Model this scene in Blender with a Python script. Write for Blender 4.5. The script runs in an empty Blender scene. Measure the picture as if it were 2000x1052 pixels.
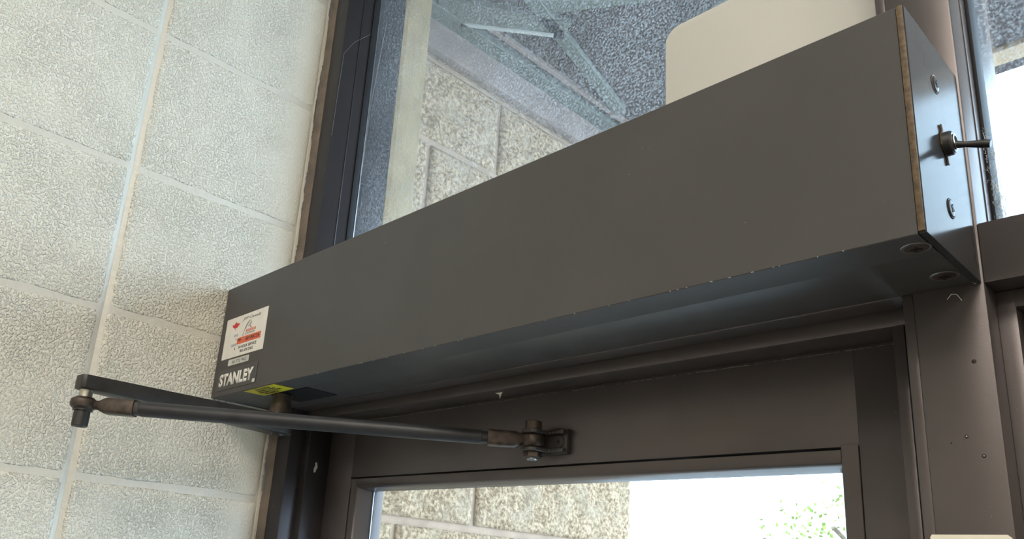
import bpy, bmesh, math, random
from mathutils import Vector, Matrix, noise

random.seed(7)
SC = bpy.context.scene
COL = SC.collection

# ------------------------------------------------------------------ camera
cd = bpy.data.cameras.new('camera')
cam = bpy.data.objects.new('camera', cd); COL.objects.link(cam)
R = [[0.68715406944, -0.16459058460, -0.70762223277],
     [0.72315971423, 0.24841112217, 0.64446252187],
     [0.06970876969, -0.95456893614, 0.28972199362]]
M = Matrix.Identity(4)
for i in range(3):
    M[i][0] = R[i][0]; M[i][1] = -R[i][1]; M[i][2] = -R[i][2]
M[0][3], M[1][3], M[2][3] = 1.0222458783, -0.4693470377, -0.2051709321
cam.matrix_world = M
cd.sensor_fit = 'HORIZONTAL'; cd.sensor_width = 36
cd.lens = 28.156445; cd.shift_x = 0.04341992; cd.shift_y = 0.06153742
cd.clip_start = 0.01; cd.clip_end = 200
SC.camera = cam

# ------------------------------------------------------------------ sky, exposure
w = bpy.data.worlds.new('sky'); SC.world = w; w.use_nodes = True
bg = w.node_tree.nodes['Background']
bg.inputs['Color'].default_value = (0.60, 0.80, 1.0, 1)
bg.inputs['Strength'].default_value = 4.6
vs = SC.view_settings
vs.view_transform = 'Standard'; vs.look = 'None'; vs.gamma = 1.0
vs.use_curve_mapping = False; vs.exposure = 1.05
SC.cycles.use_denoising = True; SC.cycles.adaptive_threshold = 0.02
SC.cycles.max_bounces = 7; SC.cycles.diffuse_bounces = 3; SC.cycles.glossy_bounces = 3; SC.cycles.transparent_max_bounces = 12
LAMP_POWER = 8.9          # emission of the ceiling light diffusers

# ------------------------------------------------------------------ helpers
def link(name, me, mat=None, parent=None):
    o = bpy.data.objects.new(name, me); COL.objects.link(o)
    if mat is not None and me is not None:
        me.materials.clear(); me.materials.append(mat)
    if parent is not None: o.parent = parent
    return o

def tag(o, label, cat=None, group=None, kind=None):
    o['label'] = label
    if cat: o['category'] = cat
    if group: o['group'] = group
    if kind: o['kind'] = kind
    return o

def empty(name, loc=(0, 0, 0)):
    o = bpy.data.objects.new(name, None); COL.objects.link(o); o.empty_display_size = 0.02
    return o          # kept at the origin: every part is built in world coordinates

def smooth(me, ang=35):
    bm = bmesh.new(); bm.from_mesh(me)
    lim = math.radians(ang)
    for f in bm.faces: f.smooth = True
    for e in bm.edges:
        if len(e.link_faces) == 2 and e.calc_face_angle(0) > lim: e.smooth = False
    bm.to_mesh(me); bm.free()

def done(bm, name, sm=True):
    bmesh.ops.recalc_face_normals(bm, faces=bm.faces[:])
    me = bpy.data.meshes.new(name); bm.to_mesh(me); bm.free()
    if sm: smooth(me)
    return me

def add_box(bm, x0, x1, y0, y1, z0, z1, bev=0, seg=2):
    b2 = bmesh.new()
    bmesh.ops.create_cube(b2, size=1)
    for v in b2.verts:
        v.co = Vector((x0 + (v.co.x + .5) * (x1 - x0), y0 + (v.co.y + .5) * (y1 - y0), z0 + (v.co.z + .5) * (z1 - z0)))
    if bev: bmesh.ops.bevel(b2, geom=b2.edges[:], offset=bev, segments=seg, affect='EDGES', profile=.5)
    t = bpy.data.meshes.new('t'); b2.to_mesh(t); b2.free(); bm.from_mesh(t); bpy.data.meshes.remove(t)

def box(name, x0, x1, y0, y1, z0, z1, mat, parent=None, bev=0.0008, seg=2):
    bm = bmesh.new(); add_box(bm, x0, x1, y0, y1, z0, z1, bev, seg)
    return link(name, done(bm, name), mat, parent)

def add_lathe(bm, prof, o, ax, n=32):
    """revolve [(r, h), ...] about the axis ax through o"""
    ax = Vector(ax).normalized(); o = Vector(o)
    u = ax.orthogonal().normalized(); v = ax.cross(u)
    rings = []
    for r, h in prof:
        c = o + ax * h
        if r < 1e-7: rings.append([bm.verts.new(c)])
        else: rings.append([bm.verts.new(c + (u * math.cos(2 * math.pi * k / n) + v * math.sin(2 * math.pi * k / n)) * r) for k in range(n)])
    for a, b in zip(rings, rings[1:]):
        for k in range(n):
            k2 = (k + 1) % n
            if len(a) == 1 and len(b) == 1: continue
            if len(a) == 1: bm.faces.new((a[0], b[k], b[k2]))
            elif len(b) == 1: bm.faces.new((a[k], a[k2], b[0]))
            else: bm.faces.new((a[k], a[k2], b[k2], b[k]))

def lathe(name, prof, o, ax, mat, parent=None, n=32):
    bm = bmesh.new(); add_lathe(bm, prof, o, ax, n)
    return link(name, done(bm, name), mat, parent)

def add_prism(bm, pts, vec, bev=0, seg=2):
    b2 = bmesh.new(); vec = Vector(vec)
    a = [b2.verts.new(Vector(p)) for p in pts]; b = [b2.verts.new(Vector(p) + vec) for p in pts]
    b2.faces.new(a); b2.faces.new(b[::-1]); n = len(pts)
    for i in range(n): b2.faces.new((a[i], b[i], b[(i + 1) % n], a[(i + 1) % n]))
    bmesh.ops.recalc_face_normals(b2, faces=b2.faces[:])
    if bev: bmesh.ops.bevel(b2, geom=b2.edges[:], offset=bev, segments=seg, affect='EDGES', profile=.5)
    t = bpy.data.meshes.new('t'); b2.to_mesh(t); b2.free(); bm.from_mesh(t); bpy.data.meshes.remove(t)

def prism(name, pts, vec, mat, parent=None, bev=0, seg=2):
    bm = bmesh.new(); add_prism(bm, pts, vec, bev, seg)
    return link(name, done(bm, name), mat, parent)

def add_tube(bm, pts, r, n=5):
    pts = [Vector(p) for p in pts]; rings = []
    for i, p in enumerate(pts):
        d = (pts[min(i + 1, len(pts) - 1)] - pts[max(i - 1, 0)]).normalized()
        u = d.orthogonal().normalized(); v = d.cross(u)
        rings.append([bm.verts.new(p + (u * math.cos(2 * math.pi * k / n) + v * math.sin(2 * math.pi * k / n)) * r) for k in range(n)])
    for a, b in zip(rings, rings[1:]):
        for k in range(n): bm.faces.new((a[k], a[(k + 1) % n], b[(k + 1) % n], b[k]))
    bm.faces.new(rings[0][::-1]); bm.faces.new(rings[-1])

# ------------------------------------------------------------------ materials
def nodes(name):
    m = bpy.data.materials.new(name); m.use_nodes = True
    nt = m.node_tree; return m, nt, nt.nodes['Principled BSDF']

def mixc(nt, fac, a, b):
    n = nt.nodes.new('ShaderNodeMix'); n.data_type = 'RGBA'
    if hasattr(fac, 'links'): nt.links.new(fac, n.inputs[0])
    else: n.inputs[0].default_value = fac
    for s, v in ((n.inputs[6], a), (n.inputs[7], b)):
        if hasattr(v, 'links'): nt.links.new(v, s)
        else: s.default_value = (*v, 1)
    return n.outputs[2]

def pos(nt, scale=(1, 1, 1)):
    g = nt.nodes.new('ShaderNodeNewGeometry'); mp = nt.nodes.new('ShaderNodeMapping')
    mp.inputs['Scale'].default_value = scale
    nt.links.new(g.outputs['Position'], mp.inputs['Vector']); return mp.outputs[0]

def tex(nt, vec, scale, detail=3, rough=.55):
    n = nt.nodes.new('ShaderNodeTexNoise'); n.inputs['Scale'].default_value = scale
    n.inputs['Detail'].default_value = detail; n.inputs['Roughness'].default_value = rough
    nt.links.new(vec, n.inputs['Vector']); return n.outputs['Fac']

def ramp(nt, fac, a, b, lo=0., hi=1.):
    n = nt.nodes.new('ShaderNodeMapRange'); n.interpolation_type = 'SMOOTHSTEP'
    for k, v in zip(('From Min', 'From Max', 'To Min', 'To Max'), (a, b, lo, hi)): n.inputs[k].default_value = v
    nt.links.new(fac, n.inputs['Value']); return n.outputs[0]

def maths(nt, op, a, b):
    n = nt.nodes.new('ShaderNodeMath'); n.operation = op
    for s, v in ((n.inputs[0], a), (n.inputs[1], b)):
        if hasattr(v, 'links'): nt.links.new(v, s)
        else: s.default_value = v
    return n.outputs[0]

def bump(nt, bs, h, dist, strength=1.):
    b = nt.nodes.new('ShaderNodeBump'); b.inputs['Distance'].default_value = dist; b.inputs['Strength'].default_value = strength
    nt.links.new(h, b.inputs['Height']); nt.links.new(b.outputs[0], bs.inputs['Normal'])

def plain(name, col, rough=.5, metal=0., spec=.5, var=.12, vscale=25, bmp=0., bscale=400):
    m, nt, bs = nodes(name); v = pos(nt)
    n = tex(nt, v, vscale, 4)
    lo = tuple(c * (1 - var) for c in col); hi = tuple(c * (1 + var) for c in col)
    nt.links.new(mixc(nt, ramp(nt, n, .3, .7), lo, hi), bs.inputs['Base Color'])
    bs.inputs['Roughness'].default_value = rough; bs.inputs['Metallic'].default_value = metal
    bs.inputs['Specular IOR Level'].default_value = spec
    if bmp: bump(nt, bs, tex(nt, v, bscale, 2), bmp)
    return m

def bronze(name, col, rough=.36, spec=.5, metal=0., grain=.00004):
    """dark bronze anodised aluminium with rub marks and dust specks"""
    m, nt, bs = nodes(name); v = pos(nt)
    big = ramp(nt, tex(nt, v, 9, 4), .35, .7)
    c = mixc(nt, big, tuple(x * .95 for x in col), tuple(x * 1.05 for x in col))
    sc = ramp(nt, tex(nt, pos(nt, (60, 60, 7)), 6, 3, .7), .60, .9, 0, .14)
    c = mixc(nt, sc, c, tuple(x * .6 for x in col))
    sp = ramp(nt, tex(nt, v, 260, 1), .80, .83, 0, .55)
    c = mixc(nt, sp, c, (.35, .32, .28))
    nt.links.new(c, bs.inputs['Base Color'])
    nt.links.new(ramp(nt, tex(nt, v, 30, 4), .25, .75, rough - .015, rough + .02), bs.inputs['Roughness'])
    bs.inputs['Specular IOR Level'].default_value = spec
    bs.inputs['Metallic'].default_value = metal
    if grain: bump(nt, bs, tex(nt, v, 1500, 1), grain)
    return m

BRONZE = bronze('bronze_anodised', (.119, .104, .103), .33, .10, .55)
BRONZE_SHADED = bronze('bronze_anodised_shaded', (.058, .053, .056), .30, .10, .55)  # frame bronze with the left jamb's shade and dark reflection put into its colour
COVER = bronze('cover_paint', (.072, .068, .067), .40, .30)
CAPMAT = bronze('end_cap_satin', (.045, .045, .047), .16, .022, 0., 0)
BLACKMETAL = plain('black_steel', (.022, .020, .019), .42, 0, .5, .25, 60)
RODMAT = plain('rod_paint', (.027, .027, .030), .44, 0, .38, .15, 40)
BRACKET = plain('bracket_steel', (.058, .052, .050), .40, .2, .5, .2, 90)
RUSTY = plain('worn_brown_steel', (.070, .052, .042), .42, .45, .5, .45, 90)
STEEL = plain('bright_steel', (.50, .48, .42), .28, 1., .5, .2, 120)
ZINC = plain('zinc_grey', (.30, .31, .33), .35, .9, .5, .2, 90)
BRASS = plain('raw_edge_brown', (.105, .072, .042), .55, .2, .4, .35, 300)
RUBBER = plain('black_rubber', (.012, .012, .014), .6, 0, .3, .2, 50)
SEALANT = plain('brown_sealant', (.17, .135, .108), .6, 0, .35, .22, 30, .0012, 45)
WHITECAP = plain('white_sign_board', (.60, .58, .535), .38, 0, .5, .02, 6)
STICKER = plain('sticker_white', (.80, .77, .71), .35, 0, .4, .04, 60)
TAGGREY = plain('sticker_grey', (.56, .56, .52), .35, 0, .4, .05, 60)
PLATE = plain('plate_charcoal', (.058, .057, .058), .30, 0, .5, .06, 60)
WHITEINK = plain('white_ink', (.78, .76, .71), .45, 0, .4, .05, 200)
BLACKINK = plain('black_ink', (.05, .05, .06), .5, 0, .3, .1, 300)
GREYINK = plain('grey_ink', (.22, .22, .22), .5, 0, .3, .1, 300)
BLUEINK = plain('blue_ink', (.22, .22, .42), .5, 0, .3, .1, 300)
REDINK = plain('red_ink', (.62, .045, .05), .45, 0, .3, .08, 300)
ORANGE = plain('orange_red_print', (.72, .15, .075), .45, 0, .3, .05, 200)
YELLOW = plain('yellow_sticker', (.78, .70, .035), .4, 0, .4, .06, 100)
BLUE = plain('blue_print', (.03, .10, .34), .4, 0, .4, .05, 100)
PAPER = plain('paper_cream', (.76, .72, .60), .6, 0, .3, .04, 60)
WEB = plain('cobweb_silk', (.62, .62, .60), .7, 0, .2, .1, 100)
PLASTER = plain('room_paint', (.66, .63, .56), .7, 0, .3, .03, 4, .0006, 200)
FLOORM = plain('floor_tile', (.12, .125, .14), .35, 0, .5, .08, 6)
CEILM = plain('ceiling_board', (.78, .77, .73), .8, 0, .2, .03, 20, .001, 250)
GROUND = plain('concrete_paving', (.40, .39, .37), .85, 0, .2, .1, 3)
RETURN = plain('beige_render', (.295, .222, .128), .8, 0, .2, .12, 30, .0008, 250)
FRIEZE = plain('pinkish_frieze', (.24, .185, .165), .75, 0, .2, .15, 12)
SOFFITM = plain('soffit_board', (.055, .042, .042), .75, 0, .2, .3, 5)
BATTEN = plain('soffit_batten', (.12, .13, .115), .7, 0, .2, .12, 14)
LIGHTBATTEN = plain('pale_soffit_strip', (.42, .42, .39), .5, 0, .3, .06, 14)
TAN = plain('tan_trim', (.42, .30, .19), .7, 0, .2, .1, 14)
MORTARPINK = plain('pink_mortar', (.40, .285, .21), .85, 0, .2, .14, 20, .001, 200)
BARK = plain('bark', (.12, .09, .06), .9, 0, .2, .3, 12)

def wall_paint():
    m, nt, bs = nodes('cream_block_paint'); v = pos(nt)
    big = ramp(nt, tex(nt, v, 5, 3), .3, .7)
    c = mixc(nt, big, (.71, .675, .58), (.765, .73, .635))
    pit = ramp(nt, tex(nt, v, 75, 2, .4), .775, .80, 0, .75)
    c = mixc(nt, pit, c, (.13, .11, .08))
    nt.links.new(c, bs.inputs['Base Color'])
    bs.inputs['Roughness'].default_value = .38; bs.inputs['Specular IOR Level'].default_value = .42
    # popcorn relief of thick paint over porous block
    a = ramp(nt, tex(nt, v, 310, 2, .5), .42, .66)
    b = tex(nt, v, 600, 1, .5)
    amp = ramp(nt, tex(nt, v, 14, 2), .30, .66, .62, 1.)
    sx = nt.nodes.new('ShaderNodeSeparateXYZ'); nt.links.new(v, sx.inputs[0])
    amp = maths(nt, 'MULTIPLY', amp, ramp(nt, sx.outputs[1], .015, .075, 1., .22))   # brushed smoother beside the frame
    h = maths(nt, 'ADD', maths(nt, 'MULTIPLY', a, amp), maths(nt, 'MULTIPLY', b, .28))
    bump(nt, bs, h, .0019, 1.)
    return m
PAINT = wall_paint()
def mortar_paint():
    m, nt, bs = nodes('cream_joint_paint'); v = pos(nt)
    nt.links.new(mixc(nt, tex(nt, v, 40, 3), (.59, .56, .49), (.64, .61, .535)), bs.inputs['Base Color'])
    bs.inputs['Roughness'].default_value = .33
    bump(nt, bs, tex(nt, v, 90, 3), .0016); return m
JOINT = mortar_paint()

def splitface():
    m, nt, bs = nodes('split_face_stone'); v = pos(nt)
    a = ramp(nt, tex(nt, v, 120, 5, .7), .38, .62)
    c = mixc(nt, a, (.25, .158, .090), (.64, .475, .315))
    c = mixc(nt, ramp(nt, tex(nt, v, 16, 3), .45, .7, 0, .5), c, (.47, .37, .265))
    c = mixc(nt, ramp(nt, tex(nt, v, 170, 2), .64, .72, 0, .6), c, (.16, .13, .09))
    nt.links.new(c, bs.inputs['Base Color']); bs.inputs['Roughness'].default_value = .9
    bs.inputs['Specular IOR Level'].default_value = .2
    bump(nt, bs, tex(nt, v, 120, 5, .7), .006); return m
SPLIT = splitface()

def glass(name, dust, tint=(.95, .97, .97), speck=.5):
    """clear pane: fresnel reflection over transmission, plus a film of dust on it"""
    m = bpy.data.materials.new(name); m.use_nodes = True; nt = m.node_tree; nt.nodes.clear()
    out = nt.nodes.new('ShaderNodeOutputMaterial')
    tr = nt.nodes.new('ShaderNodeBsdfTransparent'); tr.inputs[0].default_value = (*tint, 1)
    gl = nt.nodes.new('ShaderNodeBsdfGlossy'); gl.inputs['Roughness'].default_value = .02
    gl.inputs['Color'].default_value = (.9, .9, .9, 1)
    fr = nt.nodes.new('ShaderNodeFresnel'); fr.inputs['IOR'].default_value = 1.5
    m1 = nt.nodes.new('ShaderNodeMixShader')
    ge = nt.nodes.new('ShaderNodeNewGeometry')
    nt.links.new(maths(nt, 'MULTIPLY', fr.outputs[0], maths(nt, 'SUBTRACT', 1., ge.outputs['Backfacing'])), m1.inputs[0]); nt.links.new(tr.outputs[0], m1.inputs[1]); nt.links.new(gl.outputs[0], m1.inputs[2])
    df = nt.nodes.new('ShaderNodeBsdfDiffuse'); df.inputs[0].default_value = (.62, .64, .66, 1)
    tl = nt.nodes.new('ShaderNodeBsdfTranslucent'); tl.inputs[0].default_value = (.62, .64, .66, 1)
    m2 = nt.nodes.new('ShaderNodeMixShader'); m2.inputs[0].default_value = .6
    nt.links.new(df.outputs[0], m2.inputs[1]); nt.links.new(tl.outputs[0], m2.inputs[2])
    v = pos(nt)
    g = ramp(nt, tex(nt, v, 430, 2, .6), .45, .66, dust * .2, dust * 2.5)
    g = maths(nt, 'MULTIPLY', g, ramp(nt, tex(nt, v, 6, 3), .3, .7, .65, 1.25))
    s = ramp(nt, tex(nt, v, 150, 2), .765, .80, 0, speck)
    f = maths(nt, 'MINIMUM', maths(nt, 'ADD', g, s), .95)
    m3 = nt.nodes.new('ShaderNodeMixShader')
    nt.links.new(f, m3.inputs[0]); nt.links.new(m1.outputs[0], m3.inputs[1]); nt.links.new(m2.outputs[0], m3.inputs[2])
    nt.links.new(m3.outputs[0], out.inputs['Surface']); return m
GLASS_DUSTY = glass('dusty_glass', .095, speck=.45)
GLASS_CLEAN = glass('door_glass', .014, speck=.04)

def leafmat():
    m, nt, bs = nodes('leaf_green')
    nt.links.new(mixc(nt, tex(nt, pos(nt), 3, 2), (.10, .155, .02), (.20, .25, .035)), bs.inputs['Base Color'])
    bs.inputs['Roughness'].default_value = .6; return m
LEAF = leafmat()
STRIP = plain('dusty_strip', (.12, .115, .11), .8, 0, .1, .6, 300)
DIMPLE = plain('dark_dimple', (.045, .037, .036), .5, 0, .1, .2, 300)
LAMP = bpy.data.materials.new('lamp_diffuser'); LAMP.use_nodes = True
_b = LAMP.node_tree.nodes['Principled BSDF']
_b.inputs['Emission Color'].default_value = (1., .93, .82, 1); _b.inputs['Emission Strength'].default_value = LAMP_POWER

# ------------------------------------------------------------------ room shell
FZ, CZ = -2.12, 1.15          # floor and ceiling
RX, BY = 3.2, -3.4            # right wall, back wall
D = 0.1008                    # front face of the storefront frame
def struct(o, label): return tag(o, label, kind='structure')

struct(box('floor', -.05, RX, BY, D + .12, FZ - .1, FZ, FLOORM, bev=0), 'grey floor of the entrance room')
struct(box('ceiling', -.05, RX + .1, BY - .1, D + .13, CZ, CZ + .1, CEILM, bev=0), 'pale flat ceiling of the entrance room')
struct(box('wall_back', -.2, RX + .1, BY - .1, BY, FZ, CZ, PLASTER, bev=0), 'painted wall behind the viewer')
struct(box('wall_right', RX, RX + .1, BY, D + .12, FZ, CZ, PLASTER, bev=0), 'painted wall on the far right of the room')
struct(box('wall_front', 1.735, RX, D, D + .12, FZ, CZ, PLASTER, bev=0), 'painted wall right of the glazed doors')

# --- painted concrete block wall, stack bond; one object for each block
def mortar_grid():
    bm = bmesh.new(); ys = sorted([BY + (.094 - BY) * i / 172 for i in range(173)] + [-.166, -.162, -.158, -.154, -.150, -.5724, -.5644, -.5564]); zs = [FZ + (CZ - FZ) * i / 170 for i in range(171)]
    vdip = lambda y: -.0034 * max(0., 1 - abs((y + .158 + .4064 * 10) % .4064 - (.4064 if (y + .158 + .4064 * 10) % .4064 > .2 else 0)) / .006)
    vv = [[bm.verts.new((-.0012 + vdip(y) + .0005 * noise.noise(Vector((y * 40, z * 40, 0))), y, z)) for z in zs] for y in ys]
    for i in range(180):
        for j in range(170): bm.faces.new((vv[i][j], vv[i + 1][j], vv[i + 1][j + 1], vv[i][j + 1]))
    add_box(bm, -.19, -.012, BY, .094, FZ, CZ)
    return done(bm, 'wall_left')
wl = struct(link('wall_left', mortar_grid(), JOINT), 'cream painted concrete block wall left of the doors')

def block_mesh(y0, y1, z0, z1, sd, ny=46, nz=26):
    """rounded, slightly wavy block face; y/z bounds are the middle of the joints"""
    bm = bmesh.new(); gy, gz = .0034, .0045
    Y0, Y1, Z0, Z1 = y0 + gy, y1 - gy, z0 + gz, z1 - gz
    def grid(a, b, n, e):
        pts = [a, a + e * .25, a + e * .55, a + e]
        pts += [a + e + (b - a - 2 * e) * k / (n - 1) for k in range(1, n - 1)]
        return pts + [b - e, b - e * .55, b - e * .25, b]
    ys, zs = grid(Y0, Y1, ny, .006), grid(Z0, Z1, nz, .009)
    V = []
    for y in ys:
        row = []
        for z in zs:
            q = Vector((y * 30 + sd, z * 30, sd)); w1 = noise.noise(q) * .0016; w2 = noise.noise(q + Vector((5, 9, 3))) * .0016
            dy = min(y - Y0, Y1 - y); dz = min(z - Z0, Z1 - z)
            fy = max(0., 1 - dy / .0055); fz = max(0., 1 - dz / .0090)
            x = .0003 * noise.noise(q * .35) - .0060 * fy * fy - .0012 * fz * fz
            row.append(bm.verts.new((x, y + w1 * (dy < .004), z + w2 * (dz < .004))))
        V.append(row)
    for i in range(len(ys) - 1):
        for j in range(len(zs) - 1): bm.faces.new((V[i][j], V[i + 1][j], V[i + 1][j + 1], V[i][j + 1]))
    ring = [V[i][0] for i in range(len(ys))] + [V[-1][j] for j in range(1, len(zs))] + [V[i][-1] for i in range(len(ys) - 2, -1, -1)] + [V[0][j] for j in range(len(zs) - 2, 0, -1)]
    low = [bm.verts.new((-.011, v.co.y, v.co.z)) for v in ring]
    for k in range(len(ring)):
        k2 = (k + 1) % len(ring); bm.faces.new((ring[k], low[k], low[k2], ring[k2]))
    bmesh.ops.recalc_face_normals(bm, faces=bm.faces[:])
    me = bpy.data.meshes.new('block'); bm.to_mesh(me); bm.free()
    for p in me.polygons: p.use_smooth = True
    me.materials.append(PAINT)
    return me
ZJ = [CZ, .899, .6955, .4917, .2821, .0844, -.1244, -.328]
while ZJ[-1] > FZ + .2: ZJ.append(ZJ[-1] - .2035)
ZJ.append(FZ)
YJ = [.0982, -.158]
while YJ[-1] > BY + .4: YJ.append(YJ[-1] - .4064)
YJ.append(BY)
far = {}
for k in range(len(ZJ) - 1):
    for c in range(len(YJ) - 1):
        z1, z0, y1, y0 = ZJ[k], ZJ[k + 1], YJ[c], YJ[c + 1]
        if k <= 6 and c <= 1 or z1 - z0 < .19 or y0 == BY:
            link('block', block_mesh(y0, y1, z0, z1, k * 7.3 + c * 3.1), None, wl)
        else:
            if c not in far: far[c] = block_mesh(0, y1 - y0, 0, .2035, c * 5.7, 20, 12)
            o = link('block', far[c], None, wl); o.location = (0, y0, z0)

# ragged paint build-up where the wall stops at the frame
bm = bmesh.new(); prev = None; N = 900
for i in range(N + 1):
    z = FZ + (CZ - FZ) * i / N
    e = .0962 + .0045 * noise.noise(Vector((z * 9, 3, 1))) + .0030 * noise.noise(Vector((z * 55, 7, 2))) + .0016 * noise.noise(Vector((z * 220, 1, 8)))
    ring = [bm.verts.new(c) for c in ((-.0035, .0925, z), (-.0004, .0930, z), (.0004, .0945, z), (.0004, e, z), (-.0016, e, z), (-.0035, .094, z))]
    if prev:
        for k in range(6): bm.faces.new((prev[k], prev[(k + 1) % 6], ring[(k + 1) % 6], ring[k]))
    prev = ring
link('paint_edge', done(bm, 'paint_edge'), JOINT, wl)

# ------------------------------------------------------------------ storefront frame
fr = struct(empty('trim_1'), 'dark bronze aluminium frame around the doors and the panes above')
YB = .215
box('jamb', -.012, .05, D, YB, FZ, CZ, BRONZE_SHADED, fr, .0012)
bm = bmesh.new(); prev = None
for i in range(N + 1):
    z = FZ + (CZ - FZ) * i / N; b = .0012 * noise.noise(Vector((z * 25, 0, 4)))
    ring = [bm.verts.new(c) for c in ((-.012, .1004, z), (-.010, .0985 + b, z), (.004, .0968 + b, z), (.014 + b, .0990, z), (.0165 + b, D, z), (-.012, .1012, z))]
    if prev:
        for k in range(6): bm.faces.new((prev[k], prev[(k + 1) % 6], ring[(k + 1) % 6], ring[k]))
    prev = ring
link('sealant', done(bm, 'sealant'), SEALANT, fr)
box('header', .05, .8395, D, YB, 0, .05, BRONZE, fr)
box('stop', .05, .8395, .123, .158, -.0125, 0, BRONZE, fr, .0006)
box('stop', .05, .0665, .123, .158, FZ, -.0125, BRONZE_SHADED, fr, .0006)
box('stop', .8245, .8325, .123, .158, FZ, -.0125, BRONZE, fr, .0006)
box('mullion', .8467, .89, D, YB, FZ, CZ, BRONZE, fr, .0014)
box('mullion_fin', .8395, .8466, D + .0018, YB, FZ, CZ, BRONZE, fr, .0008)
box('transom_bar', .89, 1.70, D + .0002, YB, .0, .042, BRONZE, fr, .0008)
# right bay mirrors the left one
box('stop', .89, .901, .123, .158, FZ, -.0005, BRONZE, fr, .0006)
box('stop', .90, 1.68, .123, .158, -.0125, -.0005, BRONZE, fr, .0006)
box('jamb', 1.68, 1.735, D, YB, FZ, CZ, BRONZE, fr, .0012)
box('head', .05, .8395, D, YB, CZ - .05, CZ, BRONZE, fr)
box('head', .89, 1.68, D, YB, CZ - .05, CZ, BRONZE, fr)
# gaskets and glazing pockets beside the upper panes
box('gasket', .05, .0525, .1500, .1605, .05, CZ - .05, RUBBER, fr, .0004)
box('glazing_lip', .05, .0512, .1300, .1318, .05, CZ - .05, BRONZE_SHADED, fr, .0002)
box('gasket_edge', .0500, .0530, .1608, .1625, .05, CZ - .05, ZINC, fr, .0003)
box('gasket', .89, .8925, .1425, .1625, .042, CZ - .05, RUBBER, fr, .0004)
box('glazing_lip', .89, .8908, .1280, .1292, .042, CZ - .05, BRONZE, fr, .0002)
# screw dimples and paint specks on the mullion face
for x, z, r in ((.8702, -.0993, .0018), (.8785, -.1121, .0018), (.8611, -.1029, .0008), (.8790, -.0515, .0020)):
    lathe('screw_hole', [(0, .0002), (r * .35, .0002), (r * .55, .0001), (r, -.0004)], (x, D - .0001, z), (0, -1, 0), DIMPLE, fr, 16)
for x, z in ((.8702, -.0993), (.8785, -.1121)):
    lathe('screw_glint', [(0, .0006), (.0004, .0004), (.0005, 0)], (x, D - .0002, z), (0, -1, 0), STEEL, fr, 8)
prism('paint_chip', [(.0667, .1345, -.0845), (.0667, .1372, -.0840), (.0667, .1380, -.0800), (.0667, .1398, -.0770), (.0667, .1385, -.0725), (.0667, .1375, -.0700), (.0667, .1352, -.0712), (.0667, .1358, -.0750), (.0667, .1340, -.0790)], (.0003, 0, 0), TAGGREY, fr)
prism('paint_drip', [(.412, .133, -.0127), (.424, .133, -.0127), (.422, .133, -.0150), (.4205, .133, -.0195), (.419, .133, -.0150)], (0, .0006, 0), STICKER, fr)

# ------------------------------------------------------------------ panes over the doors
w1 = struct(empty('window_1'), 'tall dusty fixed pane above the left door')
box('pane', .0512, .8465, .1625, .1685, .05, CZ - .05, GLASS_DUSTY, w1, 0)
w2 = struct(empty('window_2'), 'dusty fixed pane above the right door')
box('pane', .8902, 1.68, .1625, .1685, .042, CZ - .05, GLASS_DUSTY, w2, 0)

# ------------------------------------------------------------------ doors
def make_door(name, label, x0, x1, mirror=False):
    d = struct(empty(name), label)
    Y, YE = .158, .202
    def X(x): return (x1 + x0) - x if mirror else x
    def bx(n, a, b, y0, y1, z0, z1, mat, bev=.0006):
        a, b = sorted((X(a), X(b))); return box(n, a, b, y0, y1, z0, z1, mat, d, bev)
    zt = -.004
    bx('top_rail', .1233, .7826, Y, YE, -.0905, zt, BRONZE, .0002)
    bx('stile', x0, .123, Y, YE, FZ + .01, zt, BRONZE)
    bx('stile', .7827, x1, Y, YE, FZ + .01, zt, BRONZE, .0002)
    bx('bottom_rail', .1235, .7822, Y, YE, FZ + .01, FZ + .26, BRONZE)
    # glazing stops: a flat face, a step and a sloped lip running in to the pane
    def stop_top(n):
        s = [(Y + .0004, -.0925), (Y + .0004, -.1026), (Y + .0030, -.1040), (Y + .0040, -.1044), (.1780, -.1076), (.1795, -.1060), (.1795, -.0925)]
        xa, xb = .1235, .7685
        return prism(n, [(X(xa), y, z) for y, z in s], (X(xb) - X(xa), 0, 0), BRONZE, d, .0003, 1)
    stop_top('glazing_stop')
    zb = FZ + .265
    s = [(.1255, Y + .0003), (.1375, Y + .0003), (.1395, Y + .004), (.1480, .1780), (.1480, .1795), (.1255, .1795)]
    prism('glazing_stop', [(X(x), y, zb) for x, y in s], (0, 0, -.0930 - zb), BRONZE, d, .0003, 1)
    s = [(.7820, Y - .0006), (.7690, Y - .0006), (.7680, Y + .003), (.7600, .1780), (.7600, .1795), (.7820, .1795)]
    prism('glazing_stop', [(X(x), y, zb) for x, y in s], (0, 0, -.0888 - zb), BRONZE, d, .0003, 1)
    bx('glazing_stop', .1255, .7820, Y + .0004, .1795, FZ + .2605, zb, BRONZE)
    bx('gasket', .1470, .1500, .1781, .1797, zb, -.1074, ZINC, .0002)
    bx('pane', .140, .775, .1798, .1858, FZ + .25, -.10, GLASS_CLEAN, 0)
    for a, b, z0, z1 in ((.1255, .7820, -.100, -.0915), (.1255, .7820, FZ + .25, FZ + .262)):
        bx('outer_stop', a, b, .1862, YE - .002, z0, z1, BRONZE)
    for a, b in ((.1255, .142), (.771, .7820)): bx('outer_stop', a, b, .1862, YE - .002, FZ + .262, -.100, BRONZE)
    bx('weather_strip', x0, x1, Y - .0004, Y + .003, -.0152, -.0143, STRIP, .0003)
    return d
make_door('door_1', 'dark bronze glazed door carrying the arm bracket', .057, .833)
make_door('door_2', 'dark bronze glazed door right of the mullion', .897, 1.673, True)
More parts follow.
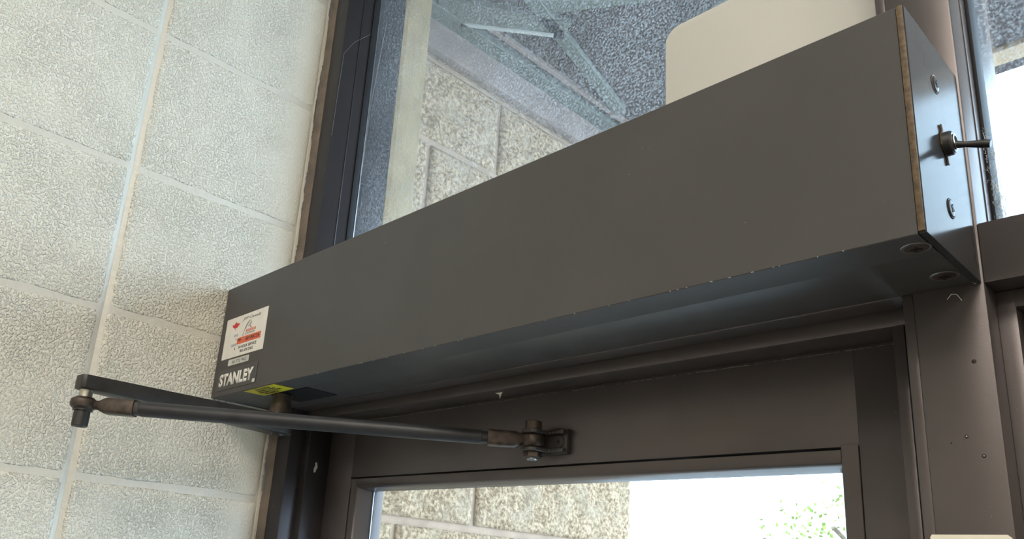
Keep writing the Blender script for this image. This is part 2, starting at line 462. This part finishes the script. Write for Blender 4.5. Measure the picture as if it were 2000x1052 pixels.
box('door_pull', 1.48, 1.53, .12, .1578, -1.3, -1.0, ZINC, bpy.data.objects['door_2'], .004)

# ------------------------------------------------------------------ outside: recess of split-face block
ext = struct(box('wall_outside', -.40, -.1985, .272, 1.235, FZ, 1.3, MORTARPINK, bev=0), 'tan split-face block wall seen through the glass')
struct(box('wall_return', -.40, .05, YB, .272, FZ, 1.3, RETURN, bev=.002), 'smooth beige wall return just outside the left pane')

def split_mesh(L, H, sd, end=False):
    bm = bmesh.new(); ny, nz = max(6, int(L * 95)), 20
    V = []
    for i in range(ny + 1):
        row = []
        for j in range(nz + 1):
            y, z = L * i / ny, H * j / nz
            q = Vector((y * 22 + sd * 3.7, z * 22, sd))
            e = min(y, L - y, z, H - z)
            x = .007 * noise.noise(q) + .006 * noise.noise(q * 2.7) + .0042 * noise.noise(q * 6.1)
            x = x * min(1, e / .02) - .004 * max(0, 1 - e / .010)
            row.append(bm.verts.new((x, y, z)))
        V.append(row)
    for i in range(ny):
        for j in range(nz): bm.faces.new((V[i][j], V[i + 1][j], V[i + 1][j + 1], V[i][j + 1]))
    ring = [V[i][0] for i in range(ny + 1)] + [V[-1][j] for j in range(1, nz + 1)] + [V[i][-1] for i in range(ny - 1, -1, -1)] + [V[0][j] for j in range(nz - 1, 0, -1)]
    low = [bm.verts.new((-.03, v.co.y, v.co.z)) for v in ring]
    for k in range(len(ring)):
        k2 = (k + 1) % len(ring); bm.faces.new((ring[k], low[k], low[k2], ring[k2]))
    me = done(bm, 'stone_block', False); me.materials.append(SPLIT)
    for p in me.polygons: p.use_smooth = True
    return me
SP = {}
k = -10
while True:
    z0 = -.1140 + .2006 * k
    if z0 > 1.25: break
    if z0 > FZ - .05:
        odd = k % 2
        js = [.691] if odd == 0 else [.4880, .8915]
        edges = [.274] + js + [1.238]
        for a, b in zip(edges, edges[1:]):
            key = (round(b - a, 3), k % 4)
            if key not in SP: SP[key] = split_mesh(b - a - .012, .1850, len(SP) * 2.3 + 1)
            o = link('stone_block', SP[key], None, ext); o.location = (-.190, a + .006, z0 + .0078)
    k += 1
sof = struct(box('soffit', -.4, RX, YB, 1.46, .985, 1.3, SOFFITM, bev=0), 'dark boarded soffit over the doorway outside')
box('frieze_board', -.19, -.168, .272, 1.45, .893, .985, FRIEZE, sof, .002)
def batten(p, q, wd, mat, n='batten', dz=.02):
    p, q = Vector((*p, 0)), Vector((*q, 0)); d = (q - p).normalized(); s = Vector((-d.y, d.x, 0)) * wd / 2
    pts = [(v.x, v.y, .985 - dz) for v in (p - s, q - s, q + s, p + s)]
    prism(n, pts, (0, 0, dz + .001), mat, sof, .001, 1)
batten((-.150, .28), (-.150, 1.45), .040, BATTEN)
batten((-.108, .40), (-.108, 1.45), .012, FRIEZE, dz=.012)
batten((-.14, .43), (.02, .675), .060, BATTEN, dz=.016)
batten((-.14, .50), (-.01, .665), .010, LIGHTBATTEN, 'pale_strip', .020)  # narrow pale strip laid at a slant under the soffit
batten((.060, .42), (-.085, 1.02), .030, BATTEN, dz=.016)
batten((.02, .57), (.9, 1.10), .060, BATTEN, dz=.014)
batten((.10, .30), (3.1, .30), .05, BATTEN, dz=.014)
batten((.30, .84), (3.1, .84), .05, BATTEN, dz=.014)
batten((-.10, 1.38), (3.15, 1.38), .055, TAN, 'edge_trim', .012)
struct(box('ground', -25, 25, D + .12, 45, FZ - .2, FZ - .02, GROUND, bev=0), 'pale concrete paving outside the doors')

# tree far beyond the door glass
tr = tag(empty('tree'), 'sunlit green tree far outside behind the door glass', 'tree')
TX, TY = -2.55, 9.4
bm = bmesh.new()
add_tube(bm, [(TX, TY, FZ - .05), (TX + .03, TY, -1.2), (TX - .02, TY + .03, -.4), (TX + .05, TY, .5)], .085, 10)
for a in range(9):
    an = a * .7 + .2; l = .8 + .25 * (a % 3)
    add_tube(bm, [(TX, TY, -.7 + .1 * a), (TX + l * .5 * math.cos(an), TY + l * .5 * math.sin(an), -.4 + .12 * a), (TX + l * math.cos(an), TY + l * math.sin(an), -.2 + .13 * a)], .025, 6)
link('trunk', done(bm, 'trunk'), BARK, tr)
rnd = random.Random(3); vs_, fs_ = [], []
while len(fs_) < 5200:
    p = Vector((rnd.gauss(0, .62), rnd.gauss(0, .62), rnd.gauss(0, .55)))
    if p.length > 1.55: continue
    c = Vector((TX + p.x * 1.05, TY + p.y, -.12 + p.z))
    u = Vector((rnd.uniform(-1, 1), rnd.uniform(-1, 1), rnd.uniform(-1, 1))).normalized(); v = u.orthogonal().normalized()
    l, wd = rnd.uniform(.05, .085), rnd.uniform(.018, .03); n0 = len(vs_)
    nn = u.cross(v) * .006
    vs_ += [c - u * l * .5, c + v * wd + nn, c + u * l * .5, c - v * wd + nn]
    fs_.append((n0, n0 + 1, n0 + 2)); fs_.append((n0, n0 + 2, n0 + 3))
me = bpy.data.meshes.new('foliage'); me.from_pydata(vs_, [], fs_)
fo = link('foliage', me, LEAF, tr); fo['kind'] = 'stuff'

# ------------------------------------------------------------------ ceiling lights of the room
for i, (x, y) in enumerate(((1.3, -1.1), (1.3, -2.5), (2.5, -1.1), (2.5, -2.5))):
    t = tag(empty('ceiling_light'), 'flat square white ceiling light panel ' + ('nearest the doors on the block wall side', 'at the back on the block wall side', 'nearest the doors on the right', 'at the back on the right')[i], 'light', 'ceiling lights of the room')
    for n, a in (('frame', (x - .33, x + .33, y - .33, y - .30)), ('frame', (x - .33, x + .33, y + .30, y + .33)), ('frame', (x - .33, x - .30, y - .30, y + .30)), ('frame', (x + .30, x + .33, y - .30, y + .30))):
        box(n, *a, CZ - .02, CZ - .0005, STICKER, t)
    box('diffuser', x - .299, x + .299, y - .299, y + .299, CZ - .015, CZ - .001, LAMP, t, 0)

# ------------------------------------------------------------------ sign board in the pane
def round_rect(x0, x1, z0, z1, r, y, n=8):
    pts = []
    for cx, cz, a0 in ((x1 - r, z1 - r, 0), (x0 + r, z1 - r, 90), (x0 + r, z0 + r, 180), (x1 - r, z0 + r, 270)):
        for k in range(n + 1):
            a = math.radians(a0 + 90 * k / n); pts.append((cx + r * math.cos(a), y, cz + r * math.sin(a)))
    return pts
sg = prism('sign_board', round_rect(.6137, .8455, .110, .3660, .017, .1565), (0, .0055, 0), WHITECAP, None, .0012, 3)
tag(sg, 'plain white board with rounded corners against the pane above the door', 'board')

# ------------------------------------------------------------------ automatic door operator
L, H = .8885, .156
op = tag(empty('door_operator'), 'long dark metal automatic door operator box above the door', 'door operator')
bm = bmesh.new()
prof = [(.033, .0008), (.033, 0), (.0006, 0), (0, .0006), (0, H - .001), (.001, H), (D - .0005, H), (D - .0005, H - .002), (.003, H - .002), (.003, .003), (.033, .003)]
xa, xb = .0045, .8838
a = [bm.verts.new((xa, y, z)) for y, z in prof]; b = [bm.verts.new((xb, y, z)) for y, z in prof]
for i in range(len(prof)): bm.faces.new((a[i], a[(i + 1) % len(prof)], b[(i + 1) % len(prof)], b[i]))
bm.faces.new(a); bm.faces.new(b[::-1])
link('cover', done(bm, 'cover'), COVER, op)
box('base_plate', .0045, .8838, .0346, D - .0004, .0009, .0070, COVER, op, .0005)
ec = prism('end_cap', [(.8842, .0002, .0002), (.8842, D - .0003, .0002), (.8842, D - .0003, H - .0004), (.8842, .0002, H - .0004)], (L - .8842, 0, 0), CAPMAT, op, .0004, 1)
box('cap_edge', .8843, .8880, -.0009, .0003, .0015, H - .001, BRASS, ec, .0003)
box('end_cap', .0014, .0044, .0002, D - .0003, .0002, H - .0004, COVER, op, .0004)

def screw(name, o, ax, r, parent, mat=ZINC, rim=None, deep=.0006):
    s = lathe(name, [(0, .0008), (r * .55, .0011), (r * .9, .0008), (r, .0001), (r, -.001)], o, ax, mat, parent, 24)
    ax = Vector(ax).normalized(); u = ax.orthogonal().normalized(); v = ax.cross(u); ca, sa = math.cos(.5), math.sin(.5)
    u, v = u * ca + v * sa, v * ca - u * sa
    bm = bmesh.new(); o = Vector(o) + ax * .0009
    for p, q in ((u, v), (v, u)):
        pts = [o - p * r * .5 - q * r * .11, o + p * r * .5 - q * r * .11, o + p * r * .5 + q * r * .11, o - p * r * .5 + q * r * .11]
        add_prism(bm, pts, ax * .0004)
    link('cross_slot', done(bm, 'cross_slot', False), RUBBER, s)
    if rim: 
        bm = bmesh.new(); add_lathe(bm, [(r * .98, .0002), (r * 1.12, .0004), (r * 1.18, 0), (r * 1.0, -.0006)], Vector(o) - ax * .0008, ax, 28)
        link('rim', done(bm, 'rim'), rim, s)
    return s
screw('screw', (L, .0483, .1222), (1, 0, 0), .0058, op, CAPMAT, BRASS)
screw('screw', (L, .0518, .0345), (1, 0, 0), .0058, op, CAPMAT, RUBBER)
screw('screw', (.8763, .0194, 0), (0, 0, -1), .0072, op, RUSTY, ZINC)
screw('screw', (.8743, .0763, .0006), (0, 0, -1), .0072, op, RUSTY, ZINC)

# toggle switch on the end cap
ts = empty('toggle_switch'); ts.parent = op
cy, cz = .0525, .0795
pl = [(L + .0001, cy - .0052, cz + .0128), (L + .0001, cy - .0028, cz + .0125), (L + .0001, cy - .0016, cz + .0085), (L + .0001, cy + .0075, cz + .003), (L + .0001, cy + .0075, cz - .003),
      (L + .0001, cy + .0030, cz - .0085), (L + .0001, cy + .0040, cz - .0132), (L + .0001, cy + .0015, cz - .0135), (L + .0001, cy + .0008, cz - .0085), (L + .0001, cy - .0075, cz - .003), (L + .0001, cy - .0075, cz + .003), (L + .0001, cy - .0040, cz + .0085)]
prism('switch_plate', pl, (.0012, 0, 0), BRASS, ts, .0003, 1)
lathe('bezel', [(0, .0040), (.0040, .0040), (.0044, .0062), (.0068, .0062), (.0078, .0050), (.0080, .0012)], (L, cy, cz), (1, 0, 0), BLACKMETAL, ts, 32)
lathe('collar', [(.0050, .0062), (.0052, .0070), (.0040, .0072), (.0036, .0062)], (L, cy, cz), (1, 0, 0), STEEL, ts, 28)
lathe('lever', [(0, .003), (.0024, .003), (.0024, .008), (.0018, .012), (.0026, .022), (.0024, .0262), (0, .0264)], (L, cy, cz), (1, .06, -.30), BLACKMETAL, ts, 20)

rc = random.Random(5)
for i in range(26):
    x = .20 + .66 * rc.random() ** .9; l = rc.choice((.0006, .0008, .0010, .0022)); h = rc.uniform(.0003, .0006)
    prism('paint_nick', [(x, -.00012, .0002), (x + l, -.00012, .0001), (x + l * .9, -.00012, h), (x + l * .2, -.00012, h * 1.1)], (0, .0006, 0), TAGGREY, op)
# spindle opening under the box, its dark hollow painted as a black plate
prism('spindle_opening_dark', [(.10, .0350, .0009), (.185, .0350, .0009), (.185, .080, .0009), (.10, .080, .0009)], (0, 0, -.0012), RUBBER, op, .0004, 1)

# ---- printing helpers (flat print on the box)
def text_mesh(body, bold=0.):
    c = bpy.data.curves.new('t', 'FONT'); c.body = body; c.size = 1; c.offset = bold; c.resolution_u = 3
    o = bpy.data.objects.new('t', c); COL.objects.link(o)
    dg = bpy.context.evaluated_depsgraph_get()
    me = bpy.data.meshes.new_from_object(o.evaluated_get(dg))
    bpy.data.objects.remove(o); bpy.data.curves.remove(c)
    return me
def lettering(body, x0, x1, z0, z1, mat, parent, bold=0., y=-.0006, shear=0., name='lettering', swap=None):
    me = text_mesh(body, bold)
    xs = [v.co.x for v in me.vertices]; ys = [v.co.y for v in me.vertices]
    a, b, c, d = min(xs), max(xs), min(ys), max(ys)
    for v in me.vertices:
        s, t = (v.co.x - a) / (b - a), (v.co.y - c) / (d - c)
        if swap: v.co = swap(s, t)
        else: v.co = Vector((x0 + (x1 - x0) * s + shear * t * (z1 - z0), y, z0 + (z1 - z0) * t))
    bm = bmesh.new(); bm.from_mesh(me)
    r = bmesh.ops.extrude_face_region(bm, geom=bm.faces[:])
    nrm = Vector((0, 1, 0)) if not swap else Vector((0, 0, 1))
    for e in r['geom']:
        if isinstance(e, bmesh.types.BMVert): e.co += nrm * .00015
    bmesh.ops.recalc_face_normals(bm, faces=bm.faces[:]); bm.to_mesh(me); bm.free(); me.name = name
    return link(name, me, mat, parent)
def patch(name, x0, x1, z0, z1, mat, parent, y=-.0005, th=.0002, r=0.):
    pts = round_rect(x0, x1, z0, z1, r, y) if r else [(x0, y, z0), (x1, y, z0), (x1, y, z1), (x0, y, z1)]
    return prism(name, pts, (0, th, 0), mat, parent)

# service sticker
ss = patch('service_sticker', .0158, .1262, .0503, .1075, STICKER, op, -.0004, .0004)
ss['label'] = 'white service sticker with red maple leaf'
def leaf_pts(cx, cz, s):
    half = [(0, 1.0), (.17, .66), (.38, .76), (.30, .32), (.55, .55), (.62, .42), (.95, .48), (.83, .18), (.95, .08), (.42, -.33), (.47, -.50), (.05, -.44)]
    pts = half + [(.05, -.95), (-.05, -.95)] + [(-a, b) for a, b in half[::-1]][:-1]
    return [(cx + a * s * 1.75, -.0006, cz + b * s) for a, b in pts]
prism('maple_leaf', leaf_pts(.0435, .0945, .0060), (0, .0002, 0), REDINK, ss)
lettering('JPP Canada', .060, .1065, .0977, .1030, BLACKINK, ss, -.012, shear=.9, name='script_lettering')
# little line drawing over the orange word
bm = bmesh.new()
for pts in ([(.068, .0790), (.0695, .084), (.0735, .091), (.079, .0958), (.0835, .0962), (.0862, .0938), (.0865, .0905)], [(.0795, .0880), (.082, .0905), (.0855, .0875), (.0885, .0862)], [(.0845, .0935), (.0835, .0895), (.0862, .0855)], [(.068, .0790), (.0665, .0765), (.0685, .0780)], [(.0725, .086), (.0765, .0915), (.081, .0940)]):
    add_tube(bm, [(x, -.0006, z) for x, z in pts], .00032, 4)
link('line_drawing', done(bm, 'line_drawing'), GREYINK, ss)
patch('orange_word_bar', .0745, .1000, .0812, .0846, ORANGE, ss, -.0006)
lettering('SERVICES', .0765, .0985, .0818, .0840, STICKER, ss, 0, -.0008)
lettering('AUTOMATION', .0735, .0985, .0778, .0800, GREYINK, ss, 0)
patch('orange_band', .0535, .1160, .0668, .0758, ORANGE, ss, -.0006)
lettering('24H', .0555, .0640, .0712, .0740, BLACKINK, ss, .005, -.0008)
lettering('00100C24', .0770, .1125, .0690, .0740, BLACKINK, ss, .012, -.0008)
lettering('24 HOUR SERVICE', .0590, .1075, .0602, .0641, BLACKINK, ss, .012)
lettering('905 670 2362', .0650, .1000, .0543, .0582, BLACKINK, ss, .012)
lettering('DAY', .0430, .0530, .0790, .0822, BLUEINK, ss, 0)
lettering('&', .0485, .0510, .0738, .0768, BLUEINK, ss, 0)
lettering('DATE', .0390, .0525, .0655, .0690, BLUEINK, ss, .005)
lettering('&', .0485, .0512, .0600, .0636, BLACKINK, ss, .005)
# number tag
nt_ = patch('number_tag', .0375, .0930, .0393, .0478, TAGGREY, op, -.0004, .0004, .0015)
lettering('00 772 942', .0480, .0860, .0413, .0456, GREYINK, nt_, .008)
# brand plate
bp = patch('brand_plate', .0150, .1205, .0072, .0352, PLATE, op, -.0007, .0007, .0008)
bp['label'] = 'charcoal brand plate with white lettering'
lettering('STANLEY', .0205, .1115, .0118, .0292, WHITEINK, bp, .052, -.0009)
patch('mark_square', .1120, .1180, .0086, .0128, WHITEINK, bp, -.0009, .0002)
lettering('2', .1138, .1162, .0094, .0120, GREYINK, bp, 0, -.0011)
# yellow caution sticker on the underside
ys_ = prism('caution_sticker', [(.0885, .0022, -.0002), (.1655, .0010, -.0002), (.1668, .0285, -.0002), (.0905, .0310, -.0002)], (0, 0, -.0002), YELLOW, op)
for i, (s0, s1) in enumerate(((.20, .66), (.14, .84), (.22, .80), (.30, .76))):
    yy = .0265 - i * .0062
    xx0, xx1 = .090 + .076 * s0, .090 + .076 * s1
    lettering(('AUTOMATIC', 'CAUTION DOOR', 'STAND CLEAR', 'OF DOOR')[i], 0, 0, 0, 0, BLACKINK, ys_, .01, swap=lambda s, t, a=xx0, b=xx1, y=yy: Vector((a + (b - a) * s, y - .0044 * (1 - t), -.0007)))

# ------------------------------------------------------------------ operator arm
arm = tag(empty('operator_arm'), 'dark two-piece linkage arm reaching from the operator box to the door', 'door arm')
E = Vector((.144, -.202, -.040)); S = Vector((.122, .040, -.040))
d = (E - S).normalized(); s = Vector((d.y, -d.x, 0))          # s points towards -x or +x side
if s.x < 0: s = -s
def arm_bar():
    bm = bmesh.new()
    # plan outline: rounded at the spindle, squared with clipped corners at the elbow
    hub = []
    for k in range(13):
        an = math.pi * k / 12
        hub.append(S + s * .0165 * math.cos(an) - d * .0165 * math.sin(an))
    we = .0115
    tip = [E - s * we + d * .006, E - s * we * .55 + d * .0105, E + s * we * .75 + d * .0105, E + s * we + d * .007]
    outl = hub + tip
    n = len(outl)
    def zt(p):                        # depth grows towards the spindle
        t = ((p - S).dot(d)) / (E - S).length; return .0072 + .0040 * (1 - max(0, min(1, t)))
    a = [bm.verts.new((p.x, p.y, -.040 - zt(p))) for p in outl]; b = [bm.verts.new((p.x, p.y, -.040 + zt(p))) for p in outl]
    bm.faces.new(a); bm.faces.new(b[::-1])
    for i in range(n): bm.faces.new((a[i], a[(i + 1) % n], b[(i + 1) % n], b[i]))
    bmesh.ops.recalc_face_normals(bm, faces=bm.faces[:])
    bmesh.ops.bevel(bm, geom=bm.edges[:], offset=.0010, segments=2, affect='EDGES', profile=.5)
    return done(bm, 'arm_bar')
link('arm_bar', arm_bar(), BLACKMETAL, arm)
lathe('spindle', [(0, -.0015), (.0120, -.0015), (.0118, -.006), (.0125, -.014), (.0150, -.022), (.0162, -.029), (0, -.029)], (S.x, S.y, 0), (0, 0, 1), RUSTY, arm, 36)
lathe('spindle_screw', [(0, -.0530), (.0075, -.0530), (.0080, -.0522), (.0080, -.0505), (0, -.0505)], (S.x, S.y, 0), (0, 0, 1), BLACKMETAL, arm, 24)

B = Vector((.4680, .137, -.0687)); K = Vector((E.x, E.y, -.0625))
rd = (B - K).normalized()
def along(t): return K + rd * t
LEN = (B - K).length
up = Vector((0, 0, 1)); up = (up - rd * up.dot(rd)).normalized(); sd = rd.cross(up)
def sweep(name, prof, mat, parent, n=28, flat=None):
    """sections along the rod axis: (t, half width, half height, squareness, dz)"""
    bm = bmesh.new(); rings = []
    for t, a, b, sq, dz in prof:
        r = []
        for k in range(n):
            an = 2 * math.pi * k / n; c, s_ = math.cos(an), math.sin(an)
            e = 2 / (2 + sq)
            r.append(bm.verts.new(along(t) + sd * (a * math.copysign(abs(c) ** e, c)) + up * (b * math.copysign(abs(s_) ** e, s_) + dz)))
        rings.append(r)
    for p, q in zip(rings, rings[1:]):
        for k in range(n): bm.faces.new((p[k], p[(k + 1) % n], q[(k + 1) % n], q[k]))
    bm.faces.new(rings[0][::-1]); bm.faces.new(rings[-1])
    return link(name, done(bm, name), mat, parent)
# elbow: stud, spacer, rod end eye, bolt head
EB = (E.x, E.y, 0)
eb = lathe('elbow_bolt', [(0, -.0860), (.0072, -.0860), (.0080, -.0852), (.0082, -.0760), (.0080, -.0700), (.0098, -.0695), (.0098, -.0665), (0, -.0665)], EB, (0, 0, 1), BLACKMETAL, arm, 40)
lathe('socket', [(0, -.0862), (.0038, -.0862), (.0042, -.0859)], EB, (0, 0, 1), RUBBER, eb, 6)
lathe('spacer', [(0, -.0455), (.0062, -.0455), (.0066, -.0460), (.0066, -.0550), (0, -.0550)], EB, (0, 0, 1), STEEL, arm, 32)
re = lathe('rod_end', [(.0050, -.0548), (.0090, -.0552), (.0128, -.0580), (.0136, -.0620), (.0128, -.0655), (.0090, -.0684), (.0050, -.0686)], EB, (0, 0, 1), RUSTY, arm, 40)
sweep('shank', [(.0095, .0050, .0045, 0, 0), (.016, .0052, .0050, 0, 0), (.023, .0078, .0080, 1.2, 0), (.026, .0084, .0086, 2.5, 0), (.0545, .0084, .0086, 2.5, 0), (.0550, .0080, .0082, 2.5, 0)], RUSTY, re)
# pads
sweep('lock_nut', [(.0552, .0070, .0070, 1, 0), (.0555, .0076, .0076, 1, 0), (.0605, .0076, .0076, 1, 0), (.0612, .0072, .0072, 0, 0)], BLACKMETAL, arm, 12)
sweep('rod', [(.0608, .0074, .0074, 0, 0), (.0612, .0080, .0080, 0, 0), (LEN - .0530, .0074, .0074, 0, 0), (LEN - .0525, .0066, .0066, 0, 0), (LEN - .046, .0064, .0064, 0, 0)], RODMAT, arm, 36)
re2 = sweep('rod_end', [(LEN - .0465, .0078, .0082, 2.5, 0), (LEN - .0460, .0082, .0086, 2.5, 0), (LEN - .0185, .0082, .0086, 2.5, 0), (LEN - .0150, .0074, .0070, 1.5, .0005), (LEN - .009, .0060, .0052, 0, .001), (LEN - .004, .0052, .0046, 0, .001)], RUSTY, arm)
lathe('eye', [(.0050, -.0066), (.0092, -.0062), (.0116, -.003), (.0120, .0012), (.0112, .0050), (.0088, .0072), (.0050, .0074)], B, (0, 0, 1), RUSTY, re2, 36)
lathe('ball', [(.0042, -.0092), (.0066, -.0080), (.0078, -.0030), (.0080, .0), (.0070, .0060), (.0044, .0085)], B, (0, 0, 1), STEEL, re2, 32)

# ------------------------------------------------------------------ bracket on the door
br = tag(empty('arm_bracket'), 'small steel bracket bolted to the door rail holding the rod', 'bracket')
zc = -.0683
box('mounting_plate', .4560, .5010, .1520, .1578, zc - .0128, zc + .0128, BRACKET, br, .0006)
def ear(z0, z1):
    pts = [(.5005, .1525), (.5005, .1450), (.4865, .1450), (.4845, .1478), (.4808, .1478), (.4796, .1400), (.4790, .1300), (.4745, .1258), (.4615, .1258), (.4565, .1320), (.4565, .1430), (.4590, .1525)]
    return prism('ear', [(x, y, z0) for x, y in pts], (0, 0, z1 - z0), BRACKET, br, .0006, 1)
ear(zc + .0070, zc + .0110); ear(zc - .0112, zc - .0075)
BB = (B.x, B.y, 0)
lathe('bolt_head', [(0, -.0480), (.0078, -.0480), (.0086, -.0487), (.0086, -.0572), (0, -.0572)], BB, (0, 0, 1), RUSTY, br, 28)
lathe('bolt_shaft', [(.0042, -.0585), (.0042, -.0815)], BB, (0, 0, 1), STEEL, br, 20)
lathe('nut', [(0, -.0796), (.0092, -.0796), (.0096, -.0801), (.0096, -.0848), (.0086, -.0858), (0, -.0858)], BB, (0, 0, 1), RUSTY, br, 6)
lathe('bolt_tip', [(.0058, -.0856), (.0060, -.0872), (.0052, -.0884), (0, -.0884)], BB, (0, 0, 1), ZINC, br, 20)
lathe('countersunk_screw', [(0, .0010), (.0018, .0010), (.0022, .0016), (.0062, .0016), (.0068, .0010), (.0068, 0)], (.4905, .1520, zc), (0, -1, 0), BRACKET, br, 28)
lathe('hex_recess', [(0, .0013), (.0020, .0013), (.0020, .0011)], (.4905, .1520, zc), (0, -1, 0), RUBBER, br, 6)

# ------------------------------------------------------------------ notice on the mullion
nz = -.1600
pts = [(.8445, nz - .0035), (.8436, nz - .0018), (.8448, nz + .0001), (.8462, nz + .0001), (.8860, nz + .0005), (.8880, nz - .0012), (.8896, nz - .0040), (.8898, nz - .20), (.8440, nz - .20)]
no = prism('notice', [(x, D - .0005, z) for x, z in pts], (0, .0004, 0), PAPER)
tag(no, 'cream bordered blue notice taped low on the mullion', 'notice')
patch('border', .8470, .8878, nz - .185, nz - .0040, STICKER, no, D - .0007, .0001)
patch('blue_panel', .8476, .8872, nz - .180, nz - .0050, BLUE, no, D - .0009, .0001)

# ------------------------------------------------------------------ cobwebs
def web(name, label, gen, r=.00012):
    bm = bmesh.new()
    for pts in gen: add_tube(bm, pts, r, 3)
    o = link(name, done(bm, name, False), WEB); return tag(o, label, 'cobweb', kind='stuff')
rnd = random.Random(11); g1 = []
for i in range(330):
    t = rnd.random() ** 1.4; z = .044 + t * .085
    y = rnd.uniform(.1415, .1622) - t * .002; x = .8912 + abs(rnd.gauss(0, .0028)) * (1.2 - t)
    p = Vector((x, y, z)); l = rnd.uniform(.002, .007)
    q = p + Vector((rnd.gauss(0, .2), rnd.gauss(0, 1), rnd.gauss(0, 1))).normalized() * l
    q.x = max(q.x, .8910); q.y = min(q.y, .1620); q.z = max(q.z, .0428)
    m_ = (p + q) / 2 + Vector((.0004, rnd.gauss(0, .0012), rnd.gauss(0, .0012)))
    g1.append([p, m_, q])
web('cobweb', 'dense pale cobweb tangled in the corner beside the right pane', g1)
g2 = [[(.0505, .1605, .655), (.052, .14, .632), (.0515, .12, .610), (.0512, .104, .580)], [(.0512, .104, .580), (.0515, .102, .50), (.0512, .1015, .43)], [(.0540, .1622, .40), (.058, .162, .52), (.075, .1622, .66)]]
g2 += [[(.06 + .05 * rnd.random(), .1622, .6 + .12 * rnd.random())] for i in range(0)]
web('cobweb', 'single cobweb strand crossing the dark jamb at upper left', g2, .00010)
g3 = [[(.868, .0995, -.0075), (.871, .099, -.0045), (.874, .099, -.0052), (.8765, .0995, -.0100)], [(.8805, .0990, .006), (.8825, .0985, .0018), (.886, .0990, -.0005)]]
web('cobweb', 'short white web threads under the right end of the operator box', g3, .00030)
